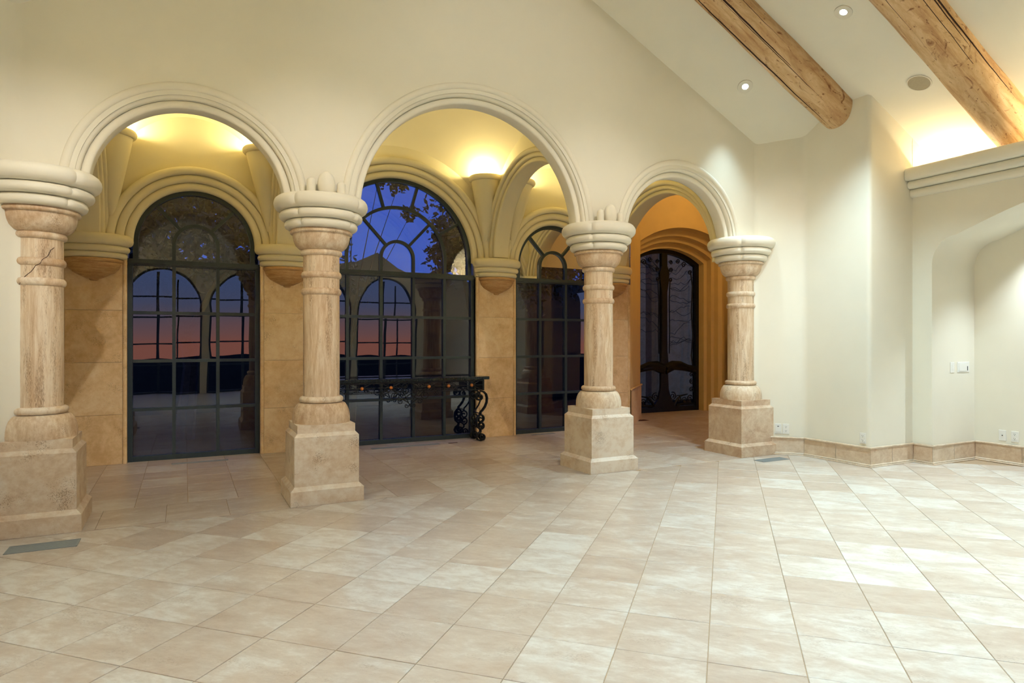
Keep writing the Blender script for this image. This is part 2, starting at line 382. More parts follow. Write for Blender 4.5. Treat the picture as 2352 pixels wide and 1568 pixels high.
# crack on the first column
crk = [(-.9, 1.76), (-.72, 1.80), (-.6, 1.815), (-.45, 1.87), (-.25, 1.90), (-.1, 1.945), (.05, 1.965), (.1, 1.99), (.3, 2.02), (.42, 2.07), (.55, 2.09)]
b = MB(); vd = -PI/2 - .0
pts = []
for a, z in crk:
    th = math.atan2(-TC, -COLS[0]) + a*1.15; rr = .158
    for zz in (1.98, 1.832):
        if abs(z-zz) < .031: rr = .151 + .024*math.sqrt(max(0, 1-((z-zz)/.031)**2))
    pts.append(((rr+.0003)*math.cos(th), (rr+.0003)*math.sin(th), z))
dense = []
for p, q in zip(pts, pts[1:]):
    for k in range(4): dense.append(tuple(p[i]+(q[i]-p[i])*k/4 + random.uniform(-.002, .002)*(i == 2) for i in range(3)))
b.tube(dense+[pts[-1]], .0022, 5); b.build('crack', 'crack', next(ch for ch in c0.children if ch.name.startswith('shaft') and 'ring' not in ch.name))
# egg ornaments on the two inner capitals
def ellipsoid(rx, ry, z0, z1, n=16, m=12):
    b = MB(); rows = []
    for i in range(m+1):
        a = -PI/2*.55 + (PI/2+PI/2*.55)*i/m
        rows.append([(rx*math.cos(a)*math.cos(2*PI*k/n), ry*math.cos(a)*math.sin(2*PI*k/n), z0 + (z1-z0)*(math.sin(a)+math.sin(PI/2*.55))/(1+math.sin(PI/2*.55))) for k in range(n)])
    b.grid(rows, close=True, caps=True); return b
def capsule(r, ry, h, n=14):
    b = MB(); rows = [[(r*math.cos(2*PI*k/n), ry*math.sin(2*PI*k/n), 0) for k in range(n)]]
    for i in range(7):
        a = PI/2*i/6.001; rows.append([(r*math.cos(a)*math.cos(2*PI*k/n), ry*math.cos(a)*math.sin(2*PI*k/n), h-r*1.0+r*math.sin(a)) for k in range(n)])
    b.grid(rows, close=True, caps=True); return b
for c in COLOBJ[1:3]:
    for dx, b in ((0, ellipsoid(.076, .065, 0, .205)), (-.128, capsule(.038, .04, .14)), (.126, capsule(.037, .04, .13))):
        o = b.build('egg_ornament', 'cap', c, smooth=True); o.location = (dx, -.225, 2.66)

# ------------------------------------------------------------------ arcade wall with its three arches
def arch_wall(s0, s1, t0, t1, arches, ztop, base, extra=()):
    "wall in the s direction with arched openings: arches (c, R, zc, open_to_floor)"
    xs = {s0, s1, *[e for e in extra if s0 < e < s1]}; n = int((s1-s0)/.15)
    for i in range(n+1): xs.add(s0+(s1-s0)*i/n)
    for c, Rr, zc, fl in arches:
        xs = {x for x in xs if not (c-Rr-1e-6 < x < c+Rr+1e-6)}
        for i in range(49): xs.add(c - Rr*math.cos(PI*i/48))
    xs = sorted(x for x in xs if s0-1e-6 <= x <= s1+1e-6)
    def bot(x):
        for c, Rr, zc, fl in arches:
            if abs(x-c) <= Rr+1e-9: return zc + math.sqrt(max(0, Rr*Rr-(x-c)**2))
        return base
    prof = []
    for x in xs:
        edge = [a for a in arches if abs(abs(x-a[0])-a[1]) < 1e-6]
        if edge:
            inner = edge[0][2]
            left = x < edge[0][0]
            prof += [(x, base), (x, inner)] if left else [(x, inner), (x, base)]
        else: prof.append((x, bot(x)))
    rows = [[(x, t0, z) for x, z in prof], [(x, t0, ztop(x, t0)) for x, z in prof], [(x, t1, ztop(x, t1)) for x, z in prof], [(x, t1, z) for x, z in prof], [(x, t0, z) for x, z in prof]]
    b = MB(); b.grid(rows); return b
b = arch_wall(-1.30, 10.6, TW0, TW1, [(c, r+.09, ZC, 0) for c, r in ARCHES], lambda s, t: max(zceil(s, TW0)+.02, 4.72) if s < 6.6 else 4.72, 2.60)
wa = b.build('wall_arcade', 'plaster'); tag(wa, 'cream plaster wall carried by the arches and columns', 'wall', kind='structure')
prof = mirrored(roll_profile(.19, .10, TW0, 3), TC)
for c, r in ARCHES:
    o = sweep_arch(prof, r, c, ZC, leg=.02).build('arch_moulding', 'cap', wa, smooth=True, angle=35)
# wall below the spring line right of the last column and left of the first
def wall_strip(pts, zb, zt, fillet=0.0, thick=None):
    out = []
    n = len(pts)
    for i, p in enumerate(pts):
        if 0 < i < n-1 and fillet:
            p, a, c = Vector(p), Vector(pts[i-1]), Vector(pts[i+1]); d0 = (a-p).normalized(); d1 = (c-p).normalized()
            f = min(fillet, (a-p).length*.45, (c-p).length*.45)
            for k in range(7):
                u = k/6; q = (p+d0*f)*(1-u)**2 + p*2*u*(1-u) + (p+d1*f)*u*u; out.append((q.x, q.y))
        else: out.append(tuple(p))
    # subdivide long runs so that the top follows the ceiling
    fin = [out[0]]
    for a, c in zip(out, out[1:]):
        m = max(1, int(math.hypot(c[0]-a[0], c[1]-a[1])/.25))
        for k in range(1, m+1): fin.append((a[0]+(c[0]-a[0])*k/m, a[1]+(c[1]-a[1])*k/m))
    rows = [[(x, y, zb) for x, y in fin], [(x, y, zt(x, y) if callable(zt) else zt) for x, y in fin]]
    b = MB(); b.grid(rows); return b
ztop = lambda s, t: zceil(s, min(t, 5.9)) + .02
b = wall_strip([(6.235, 5.846), (6.36, 5.846), (6.755, 5.455), (SR, 4.62), (7.535, 4.62)], 0, ztop, .05)
wr = b.build('wall_right', 'plaster', smooth=True, angle=30); tag(wr, 'cream plaster wall stepping out beside the last column', 'wall', kind='structure')
b = MB(); b.box(6.40, 6.60, 5.85, 6.10, 0, 2.62); b.build('wall_return', 'plaster', wr)
b = wall_strip([(-.98, 5.846), (-1.10, 5.846), (-1.49, 5.455), (-1.51, 4.62), (-2.27, 4.62)], 0, ztop, .05)
wl = b.build('wall_left', 'plaster', smooth=True, angle=30); tag(wl, 'cream plaster wall beside the cracked column', 'wall', kind='structure')
MB().box(-1.30, -1.02, 5.85, 6.10, 0, 2.62).build('wall_return', 'plaster', wl)
MB().box(-2.45, -2.275, -2.5, 4.62, 0, 3.06).build('wall_lower', 'plaster', wl); MB().box(-3.95, -2.27, 4.62, 4.75, 3.2, 4.2).build('cove_end', 'plaster', wl)

# right wall above and around the niche
NT0, NT1, NS, NB = 4.40, 1.0, 7.535, 8.37
def niche_profile():
    half = []
    for i in range(9):
        a = PI/2*i/8; half.append((NT0 - .26*(1-math.cos(a)), 2.26 + .30*math.sin(a)))
    tm = (NT0+NT1)/2
    t_, z_ = half[-1]
    for i in range(1, 13):
        u = i/12; half.append((t_ + (tm-t_)*u, z_ + .36*math.sin(u*PI/2)))
    return half + [(2*tm - t, z) for t, z in half[-2::-1]]
npf = niche_profile()
b = MB()
run = [(4.62, 0), (NT0, 0)] + npf + [(NT1, 0), (-2.5, 0)]
b.grid([[(NS, t, z) for t, z in run], [(NS, t, 3.06) for t, z in run]])
full = [(NT0, 0)] + npf + [(NT1, 0)]
nsh = []
for k in range(5):                                        # rounded arris of the niche
    a = PI/2*k/4; rr = .05
    nsh.append([(NS + rr*math.sin(a) - .0, t, z) for t, z in full])
b.grid([[(NS, t, z) for t, z in full], [(NB, t, z) for t, z in full]])
b.grid([[(NB, t, z) for t, z in full], [(NB, t, 0) for t, z in full]])
wn_ = b.build('wall_niche', 'plaster', smooth=True, angle=30); tag(wn_, 'cream plaster wall with a deep flat-arched niche under the ledge', 'wall', kind='structure')
# cornice ledge
pr = [(NS+.3, 3.05), (NS-.02, 3.05)]
for (s_, z0, z1, bl) in ((7.475, 3.05, 3.145, .035), (7.43, 3.145, 3.235, .035), (7.372, 3.235, 3.375, .03)):
    pr += [(s_ + bl - bl*math.cos(-PI/2+PI*i/8), (z0+z1)/2+(z1-z0)/2*math.sin(-PI/2+PI*i/8)) for i in range(9)]
pr += [(7.60, 3.375), (7.60, 3.20), (9.2, 3.20), (9.2, 3.05)]
b = MB(); b.grid([[(s, t, z) for s, z in pr] for t in (4.615, -2.5)], close=True, caps=True)
cr = b.build('trim_1', 'plaster', smooth=True, angle=35); tag(cr, 'stepped plaster cornice ledge above the niche', 'cornice', kind='structure')
b = MB(); b.grid([[(5.26-s, t, z) for s, z in pr] for t in (4.615, -2.5)], close=True, caps=True)
cr2 = b.build('trim_2', 'plaster', smooth=True, angle=35); tag(cr2, 'stepped plaster cornice ledge on the opposite wall', 'cornice', kind='structure')
# end wall of the cove (continues the wall beside the last column over the niche)
MB().box(7.53, 9.2, 4.62, 4.75, 3.2, 4.2).build('cove_end', 'plaster', wr)

# ------------------------------------------------------------------ ceiling
b = MB(); ss = [-4.2, 2.63, 9.6]; rows = []
for t in (-2.7, 5.05, 5.9): rows.append([(s, t, zmain(s) - max(0, t-5.05)*.62) for s in ss])
b.grid(rows); ce = b.build('ceiling', 'plaster'); tag(ce, 'sloping cream plaster ceiling', 'ceiling', kind='structure')
# back wall with arched windows onto the dusk (seen only mirrored in the gallery glass)
BW = [(-.50, .93), (1.55, .93), (3.60, .93), (5.65, .93)]
b = arch_wall(-3.6, 9.3, -2.6, -2.45, [(c, r, 2.40, 1) for c, r in BW], lambda s, t: zmain(s)+.05, 0)
wb_ = b.build('wall_back', 'plaster'); tag(wb_, 'cream plaster wall of arched windows facing the sunset', 'wall', kind='structure')

# ------------------------------------------------------------------ gallery: window wall, vaults, corbels
b = arch_wall(-1.75, 6.50, TG, TG+.22, [(c, h, ZW, 1) for c, h, r, n in WINS], lambda s, t: 4.75, 0)
wg = b.build('wall_gallery', 'gallery'); tag(wg, 'gallery wall with three arched windows between stone piers', 'wall', kind='structure')
for c, h, r, n in WINS:
    pf = roll_profile(.27, .10, TG-.065, 3); pf = pf + [(0, TG+.055), (.27, TG+.055)]
    sweep_arch(pf, r, c, ZW, leg=.02).build('arch_moulding', 'gallery', wg, smooth=True, angle=35)
PIERS = [(-1.22, -.582), (.838, 1.474), (3.752, 4.394), (5.774, 6.49)]
ZP = [0, .562, 1.155, 1.742, 2.315]
for a, e in PIERS:
    for z0, z1 in zip(ZP, ZP[1:]):
        b = MB(); b.box(a+.045, e-.045, TG-.03, TG+.02, z0+.0015, z1-.0015); o = b.build('stone_panel', 'panel', wg); recenter(o, ((a+e)/2, TG, (z0+z1)/2))
    for x in (a+.022, e-.022):
        b = MB(); rows = []
        for z in (0, 2.315):
            rows.append([(x+.022*math.cos(k*PI/8)*(1), TG-.026-.016*math.sin(k*PI/8), z) for k in range(9)] + [(x-.022, TG+.05, z), (x+.022, TG+.05, z)])
        b.grid(rows, close=True, caps=True); b.build('edge_bead', 'panel', wg, smooth=True, angle=30)
# corbels: plaster capitals on stone half bowls
def make_corbel():
    r = empty('corbel', (0, TG-.02, 0)); r.parent = wg
    def half(prof, kx, ky, mod=None, seg=48):
        b = MB(); rows = []
        for rr, z in prof:
            rows.append([(kx*rr*(mod(PI+PI*k/seg) if mod else 1)*math.cos(PI+PI*k/seg), ky*rr*(mod(PI+PI*k/seg) if mod else 1)*math.sin(PI+PI*k/seg), z) for k in range(seg+1)])
        b.grid(rows); return b
    md = lambda p: 1 - .02*math.exp(-((((p-PI*.12) % (PI*.38)) - PI*.19)/.04)**2)
    half([(0, 2.315), (.30, 2.315)] + lobe(.325, 2.315, 2.385, .035) + lobe(.35, 2.385, 2.46, .035) + lobe(.385, 2.46, 2.585, .05) + [(0, 2.585)], 1, .62, md, 72).build('capital', 'gallery', r, smooth=True, angle=50)
    half([(0, 2.09), (.07, 2.093), (.14, 2.128), (.20, 2.16), (.245, 2.205), (.265, 2.25), (.268, 2.268)] + lobe(.285, 2.268, 2.315, .02), 1, .75).build('bowl', 'bowl', r, smooth=True, angle=50)
    half([(0, 2.068)] + lobe(.05, 2.068, 2.112, .03), 1, .8, None, 16).build('finial', 'bowl', r, smooth=True, angle=50)
    return r
c0_ = make_corbel()
for i, (a, e) in enumerate(PIERS):
    c = c0_ if i == 0 else copy_tree(c0_, wg)
    c.location.x = ((a+e)/2 if i < 3 else (5.774+6.45)/2)
# transverse ribs between columns and piers, vaults
RIBS = [(-.94, ZC), (1.13, ZC), (4.08, ZC+.05), (6.17, 2.43)]
tm = (TW1 + TG)/2; 
for s, rz in RIBS:
    pf = mirrored(roll_profile(.17, .10, s-.17, 3), s)
    sweep_arch(pf, 1.06, tm, rz, along='t', leg=.02).build('transverse_rib', 'gallery', wg, smooth=True, angle=35)
vault = MB()
bays = [(-.94, 1.13), (1.13, 4.08), (4.08, 6.17)]
for i, (a, e) in enumerate(bays):
    b = MB(); cx = (a+e)/2; ha = (e-a)/2; hb = (TG-TW1)/2+.02; nn = 40; rows = []; cz = 2.06
    for j in range(nn+1):
        u = -math.cos(PI*j/nn)*.9999; row = []
        for k in range(nn+1):
            w = -math.cos(PI*k/nn)*.9999
            row.append((cx+ha*u, tm+hb*w, ZC + cz*math.sqrt(max(0, 1-u*u/2-w*w/2))))
        rows.append(row)
    b.grid(rows); o = b.build('vault', 'gallery', wg, smooth=True, angle=60)
for s, rz in RIBS:
    b = arch_wall(TW1-.02, TG+.02, s-.10, s+.10, [(tm, 1.12, rz, 0)], lambda a, c: 4.66, 2.60); b.v = [(y, x, z) for x, y, z in b.v]; b.build('rib_spandrel', 'gallery', wg, smooth=True, angle=30)
# end wall of the gallery beyond the first column
MB().box(-1.75, -1.70, 6.1, 8.6, 0, 4.7).build('end_wall', 'gallery', wg)
MB().box(-1.75, -.9, 6.1, 8.6, 4.1, 4.2).build('end_soffit', 'gallery', wg)

# uplight bowls in the vault corners
def uplight(name_label, s, t, ps, z=3.74):
    sg = 1 if ps > s else -1                                # corner lies towards +s or -s
    r = empty('uplight_bowl', (s, t, z), label=name_label, cat='wall light', group='uplight bowls in the gallery vaults')
    b = MB(); rows = []; n = 28; apex = Vector((ps-sg*.17-s, TG-.05-t, 2.80-z))
    for u in (0, .15, .35, .6, .8, .93, 1):
        c = apex*(1-u); rad = .015 + .20*u**.9
        rows.append([(c.x+rad*math.cos(2*PI*k/n), c.y+rad*math.sin(2*PI*k/n), c.z-.05) for k in range(n)])
    b.grid(rows, close=True); b.build('bowl', 'gallery', r, smooth=True, angle=60)
    b = MB(); rows = []
    for i in range(13):
        a = 2*PI*i/12; rr = .212 + .038*math.cos(a); zz = -.043 + .042*math.sin(a)
        rows.append([(rr*math.cos(2*PI*k/n), rr*math.sin(2*PI*k/n), zz) for k in range(n)])
    b.grid(rows, close=True); b.build('lip', 'gallery', r, smooth=True, angle=60)
    bx, by = -sg*.085, -.085
    b = MB(); n = 12; b.grid([[(bx+.03*math.cos(2*PI*k/n), by+.03*math.sin(2*PI*k/n), zz) for k in range(n)] for zz in (-.06, -.03)], close=True, caps=True); b.build('bulb', 'bulb', r)
    ld = bpy.data.lights.new('uplight', 'POINT'); ld.energy = W_UP; ld.color = C_UP; ld.shadow_soft_size = .04
    lo = bpy.data.objects.new('uplight', ld); col.objects.link(lo); lo.parent = r; lo.location = (bx, by, .0)
    return r
uplight('lit plaster uplight bowl in the wide vault beside the rib over the console table', 3.84, 8.42, 4.04)
uplight('lit plaster uplight bowl in the entry-side vault next to the rib', 4.36, 8.42, 4.14)
uplight('lit plaster uplight bowl in the vault next to the cracked column', -.72, 8.42, -.90)
uplight('lit plaster uplight bowl in the cracked column\'s vault beside the next rib', .87, 8.42, 1.10)
uplight('lit plaster uplight bowl in the wide vault behind the egg-ornament column', 1.40, 8.42, 1.20)
uplight('lit plaster uplight bowl in the entry-side vault towards the door', 5.92, 8.42, 6.12)

# ------------------------------------------------------------------ windows
def bar(b, p, q, w, d, up=(0, 1, 0)):
    p, q = Vector(p), Vector(q); dr = (q-p).normalized(); u = Vector(up); x = dr.cross(u).normalized()
    vs = [tuple(c + x*w/2*a + u*d*k) for c in (p, q) for a, k in ((-1, -.5), (1, -.5), (1, .5), (-1, .5))]
    b.add(vs, [(0, 1, 2, 3), (7, 6, 5, 4), (0, 4, 5, 1), (1, 5, 6, 2), (2, 6, 7, 3), (3, 7, 4, 0)])
def arcbar(c, zc, r, w, t, d, a0=0, a1=PI, seg=40):
    pf = [(-w/2, -d/2), (w/2, -d/2), (w/2, d/2), (-w/2, d/2)]
    return sweep_arch(pf, r, c, zc, off=t, seg=seg, a0=a0, a1=a1)
def sector(c, zc, r0, r1, a0, a1, t, seg=14):
    b = MB(); b.grid([[(c+r*math.cos(a0+(a1-a0)*i/seg), t, zc+r*math.sin(a0+(a1-a0)*i/seg)) for i in range(seg+1)] for r in (r0, r1)]); return b
ZB = [.035, .599, 1.162, 1.725, 2.275]
for wi, (c, h, r, n) in enumerate(WINS):
    TF = TG + .075; w = empty('window_%d' % (wi+1), (0, 0, 0), kind='structure')
    w['label'] = ['tall arched steel window behind the cracked column\'s arch', 'widest arched steel window behind the console table', 'arched steel window nearest the entry door'][wi]; w['category'] = 'window'
    fr = MB()
    for x in (c-h+.025, c+h-.025): fr.box(x-.025, x+.025, TF-.035, TF+.035, 0, 2.30)
    fr.box(c-h, c+h, TF-.03, TF+.03, 0, .06); fr.build('frame', 'frame', w)
    b = MB(); b.box(c-h, c+h, TF-.045, TF+.035, 2.275, 2.345); b.box(c-h, c+h, TF-.055, TF-.03, 2.295, 2.322); b.build('transom', 'frame', w)
    b = arcbar(c, ZW, r-.02, .055, TF, .07); 
    for x in (c-r+.02, c+r-.02): b.box(x-.0275, x+.0275, TF-.035, TF+.035, 2.34, ZW+.005)
    b.build('arch_frame', 'frame', w)
    xs = [c-h+2*h*i/n for i in range(n+1)]
    for x in xs[1:-1]:
        b = MB(); b.box(x-.019, x+.019, TF-.025, TF+.025, .05, 2.28); b.build('muntin', 'frame', w)
    for z in ZB[1:-1]:
        b = MB(); b.box(c-h+.03, c+h-.03, TF-.022, TF+.022, z-.018, z+.018); b.build('muntin', 'frame', w)
    for i in range(n):
        for z0, z1 in zip(ZB, ZB[1:]):
            b = MB(); b.add([(xs[i]+.01, 0, z0), (xs[i+1]-.01, 0, z0), (xs[i+1]-.01, 0, z1), (xs[i]+.01, 0, z1)], [(0, 1, 2, 3)])
            o = b.build('glass_pane', 'glass', w); o.location = (0, TF+.012, 0); 
            cx_, cz_ = (xs[i]+xs[i+1])/2, (z0+z1)/2; recenter(o, (cx_, TF+.012, cz_)); o.data.transform(Matrix.Translation((0, TF+.012, 0))); o.rotation_euler = (random.uniform(-.002, .002), 0, random.uniform(-.002, .002))
    pw = h/n; rs = [pw]
    if n == 5: rs = [pw, 3*pw+.01]
    for rr in rs:
        b = arcbar(c, ZW, rr, .04, TF, .05, seg=32)
        for x in (c-rr, c+rr): b.box(x-.02, x+.02, TF-.025, TF+.025, 2.34, ZW)
        b.build('muntin', 'frame', w)
    rings = [0] + rs + [r]
    angs = [None, [R(47), R(133)], [R(31), R(74), R(106), R(149)]]
    for k in range(1, len(rings)-0):
        r0, r1 = rings[k-1], rings[k]
        aa = [] if k == 1 else angs[k-1]
        for a in aa:
            b = MB(); bar(b, (c+(r0+.015)*math.cos(a), TF, ZW+(r0+.015)*math.sin(a)), (c+(r1-.01)*math.cos(a), TF, ZW+(r1-.01)*math.sin(a)), .036, .045); b.build('muntin', 'frame', w)
        al = [0] + aa + [PI]
        for a0, a1 in zip(al, al[1:]): sector(c, ZW, max(r0, .001), r1, a0, a1, TF+.012).build('glass_pane', 'glass', w)
        # strip below the arch centre
        for sg in ((-1, 1) if k > 1 else (1,)):
            x0, x1 = (c+sg*r0, c+sg*r1) if k > 1 else (c-r1, c+r1)
            b = MB(); b.add([(x0, TF+.012, 2.33), (x1, TF+.012, 2.33), (x1, TF+.012, ZW), (x0, TF+.012, ZW)], [(0, 1, 2, 3)]); b.build('glass_pane', 'glass', w)
# back-wall windows (bars and panes, mirrored in the gallery glass)
for k, (c, r) in enumerate(BW):
    w = empty('window_%d' % (k+4), (0, 0, 0), kind='structure'); t = -2.5
    b = MB(); b.box(c-r, c+r, t-.03, t+.03, 0, .05); b.box(c-r, c-r+.05, t-.03, t+.03, 0, 2.41); b.box(c+r-.05, c+r, t-.03, t+.03, 0, 2.41)
    b.build('frame', 'frame', w); arcbar(c, 2.40, r-.025, .05, t, .06).build('arch_frame', 'frame', w)
    b = MB(); b.box(c-.12, c-.05, t-.03, t+.03, 0, 3.22); b.build('muntin', 'frame', w)
    b = MB(); b.box(c+.30, c+.34, t-.02, t+.02, 0, 3.10); b.build('muntin', 'frame', w)
    for z in (.7, 1.4, 2.05, 2.62):
        b = MB(); b.box(c-r+.02, c+r-.02, t-.02, t+.02, z-.02, z+.02); b.build('muntin', 'frame', w)

# ------------------------------------------------------------------ entry: chamfer walls, stepped door reveal, iron door
DC, DH, DT, DS, DA = 8.465, .88, 10.12, 2.955, 3.208
def seg_arch(c, h, zs, rise, n=24):
    rad = (h*h + rise*rise)/(2*rise); zc = zs + rise - rad; a = math.asin(h/rad)
    return [(c + rad*math.sin(-a+2*a*i/n), zc + rad*math.cos(-a+2*a*i/n)) for i in range(n+1)]
b = MB(); rows = []
steps = [(DH, DT, 0), (DH, 9.93, 0), (DH+.055, 9.90, .07), (DH+.06, 9.79, .08), (DH+.115, 9.76, .15), (DH+.12, 9.66, .16), (DH+.18, 9.61, .24), (DH+.20, 9.457, .26)]
for h, t, dz in steps:
    ar = seg_arch(DC, h, DS+dz, .255+dz*.25); rows.append([(DC-h, t, 0)] + [(x, t, z) for x, z in ar] + [(DC+h, t, 0)])
b.grid(rows)
front = rows[-1]; b.grid([[p for p in front[1:-1]], [(p[0], p[1], 4.6) for p in front[1:-1]]])
b.add([(7.385, 9.457, 0), (front[0][0], 9.457, 0), (front[0][0], 9.457, 4.6), (7.385, 9.457, 4.6)], [(0, 1, 2, 3)])
b.add([(front[-1][0], 9.457, 0), (9.56, 9.457, 0), (9.56, 9.457, 4.6), (front[-1][0], 9.457, 4.6)], [(0, 1, 2, 3)])
b.grid([[(6.49, 8.57, 0), (7.385, 9.457, 0)], [(6.49, 8.57, 4.6), (7.385, 9.457, 4.6)]])
b.grid([[(9.55, 9.457, 0), (10.44, 8.57, 0), (10.5, 6.1, 0)], [(9.55, 9.457, 4.6), (10.44, 8.57, 4.6), (10.5, 6.1, 4.6)]])
we = b.build('wall_entry', 'ochre', smooth=True, angle=30); tag(we, 'ochre plaster entry walls with a stepped arched door recess', 'wall', kind='structure')
# wainscot
for pts in ([(6.49, 8.545), (7.40, 9.445)], [(9.53, 9.44), (10.42, 8.55), (10.48, 6.12)]):
    b = wall_strip(pts, 0, .60); o = b.build('wainscot', 'panel', we)
    b = MB(); b.tube([(x, y-.006, .61) for x, y in pts], .018, 8); b.build('wainscot_cap', 'panel', we, smooth=True)
# entry vault
b = MB(); rows = []
for j in range(33):
    u = -math.cos(PI*j/32)*.9999; rows.append([(8.35+2.2*u, 7.78-1.70*math.cos(PI*k/32)*.9999, 2.95 + 1.65*math.sqrt(max(0, 1-u*u/2-math.cos(PI*k/32)**2/2.001))) for k in range(33)])
b.grid(rows); b.build('vault', 'ochre', we, smooth=True)
MB().box(6.05, 10.7, 5.9, 10.3, 4.62, 4.7).build('roof_slab', 'ochre', we)
b = MB(); rows = []                                       # shallow arched band on the entry wall over the door
pf = [(0, 9.46), (0, 9.43), (.03, 9.42), (.06, 9.43), (.06, 9.46)]
d1 = empty('door_1', (0, 0, 0), kind='structure'); d1['label'] = 'black iron and glass double entry door with tree ironwork'; d1['category'] = 'door'
outer = seg_arch(DC, DH, DS, .255); inner = seg_arch(DC, DH-.075, DS-.05, .225)
b = MB(); 
def ringpts(ar, h): return [(DC-h, 0.0)] + ar + [(DC+h, 0.0)]
o_, i_ = ringpts(outer, DH), ringpts(inner, DH-.075)
b.grid([[(x, DT-.05, z) for x, z in o_], [(x, DT-.05, z) for x, z in i_], [(x, DT+.05, z) for x, z in i_], [(x, DT+.05, z) for x, z in o_]])
b.box(DC-DH, DC+DH, DT-.04, DT+.04, 0, .10); b.build('frame', 'iron', d1)
for sg in (-1, 1):
    x0, x1 = (DC+sg*.0, DC+sg*(DH-.07)); xs = sorted((x0, x1))
    lf = empty('door_leaf', (0, 0, 0)); lf.parent = d1
    b = MB(); b.box(DC+min(0, sg*.07), DC+max(0, sg*.07), DT-.045, DT+.03, .05, DA-.03); b.build('stile', 'iron', lf)
    pts = [(x, z) for x, z in inner if xs[0]-1e-6 <= x <= xs[1]+1e-6]; pts = [(xs[0], pts[0][1])] + pts + [(xs[1], pts[-1][1])]
    b = MB(); b.grid([[(x, DT+.02, .08) for x, z in pts], [(x, DT+.02, z) for x, z in pts]]); b.build('glass_pane', 'doorglass', lf)
    # tree ironwork: half trunk, boughs, roots
    tr = [(0, .10, .30), (0, .25, .16), (0, .45, .10), (0, .75, .085), (0, .90, .11), (0, 1.0, .09), (0, 1.2, .07), (0, 2.3, .055), (0, 2.55, .10), (0, 2.75, .12), (0, 2.9, .06)]
    b = MB(); b.grid([[(DC, DT-.05, z), (DC+sg*wd, DT-.05, z), (DC+sg*wd, DT+.0, z), (DC, DT+.0, z)] for _, z, wd in tr], close=True, caps=True); b.build('trunk', 'iron', lf)
    def T3(pts, r, nm='bough'):
        bb = MB(); bb.tube([(DC+sg*x, DT-.03, z) for x, z in pts], r, 6); return bb.build(nm, 'iron', lf, smooth=True, angle=60)
    T3([(.02, .86), (.2, .93), (.4, .93), (.6, .86), (.80, .84)], [.09, .085, .07, .065, .06])
    T3([(.02, .80), (.25, .88), (.5, .86), (.80, .80)], [.07, .06, .06, .05])
    def spiral(cx, cz, r0, turns, a0, dirn=1, n=26):
        return [(cx + r0*(1-.82*i/n)*math.cos(a0+dirn*2*PI*turns*i/n), cz + r0*(1-.82*i/n)*math.sin(a0+dirn*2*PI*turns*i/n)) for i in range(n+1)]
    for (cx, cz, r0, tn, a0, dr) in ((.22, .30, .085, 1.6, PI*.6, -1), (.36, .24, .08, 1.5, PI*.9, -1), (.52, .20, .075, 1.5, PI, -1), (.66, .24, .07, 1.4, PI*.2, 1), (.70, .42, .06, 1.4, -PI*.3, 1), (.71, .58, .055, 1.4, PI*.5, 1), (.70, .72, .05, 1.3, 0, 1),
             (.16, 2.62, .045, 1.5, PI, 1), (.17, 2.82, .05, 1.5, PI, 1), (.17, 2.96, .045, 1.5, PI, -1), (.5, 2.93, .06, 1.4, 0, 1), (.35, 3.0, .05, 1.4, PI, 1), (.66, 2.78, .05, 1.4, 0, 1)):
        T3(spiral(cx, cz, r0, tn, a0, dr), .011, 'scroll')
    T3([(.25, .12), (.3, .2), (.42, .3), (.6, .33)], [.03, .028, .02, .01]); T3([(.3, .12), (.5, .14), (.78, .13)], [.03, .025, .015])
    T3([(.13, 1.15), (.14, 1.6), (.13, 2.2), (.15, 2.6)], .012); T3([(.74, .9), (.70, 1.1), (.74, 1.5), (.70, 2.0), (.73, 2.5), (.68, 2.8)], .014)
    for k in range(16):
        z = random.uniform(1.1, 2.85); x = .12; pts = [(x, z)]
        for q in range(7):
            x += random.uniform(.06, .11); z += random.uniform(-.05, .09); pts.append((min(x, .78), z))
        T3(pts, .0045, 'twig')
# something to see through the door: pale porch pier
MB().box(9.05, 9.25, 11.2, 11.4, -.1, 3.4).build('porch_pier', 'panel', we)

# ------------------------------------------------------------------ skirting
def skirting(name, pts, label, t_in=.0, piece=.46):
    r = empty(name, (0, 0, 0), kind='structure'); r['label'] = label; r['category'] = 'skirting'
    def off(pts, d):
        out = []
        for i, p in enumerate(pts):
            p = Vector(p); ns = []
            for a, c in ((i-1, i), (i, i+1)):
                if a >= 0 and c < len(pts):
                    dd = (Vector(pts[c])-Vector(pts[a])).normalized(); ns.append(Vector((dd.y, -dd.x)))
            if len(ns) == 2:
                nb = (ns[0]+ns[1]); nb = nb/nb.length; k = d/max(.3, nb.dot(ns[0])); out.append(p+nb*k)
            else: out.append(p+ns[0]*d)
        return [(v.x, v.y) for v in out]
    f, g = off(pts, .018), pts
    for a, c, a2, c2 in zip(f, f[1:], g, g[1:]):
        Lg = math.hypot(c[0]-a[0], c[1]-a[1]); n = max(1, round(Lg/piece))
        for k in range(n):
            u0, u1 = k/n + .0015/Lg, (k+1)/n - .0015/Lg
            P = lambda A, C, u: (A[0]+(C[0]-A[0])*u, A[1]+(C[1]-A[1])*u)
            b = MB(); b.prism([P(a, c, u0), P(a, c, u1), P(a2, c2, u1), P(a2, c2, u0)], .03, .205); o = b.build('stone_panel', 'base', r); m = P(a, c, (u0+u1)/2); recenter(o, (m[0], m[1], .12))
    e1 = off(pts, .022); e2 = off(pts, .026)
    b = MB(); b.tube([(x, y, .212) for x, y in e1], .012, 8); b.build('cap_bead', 'base', r, smooth=True)
    b = MB(); b.tube([(x, y, .022) for x, y in e2], .011, 8); b.tube([(x, y, .006) for x, y in off(pts, .036)], .008, 8); b.build('foot_bead', 'base', r, smooth=True)
    return r
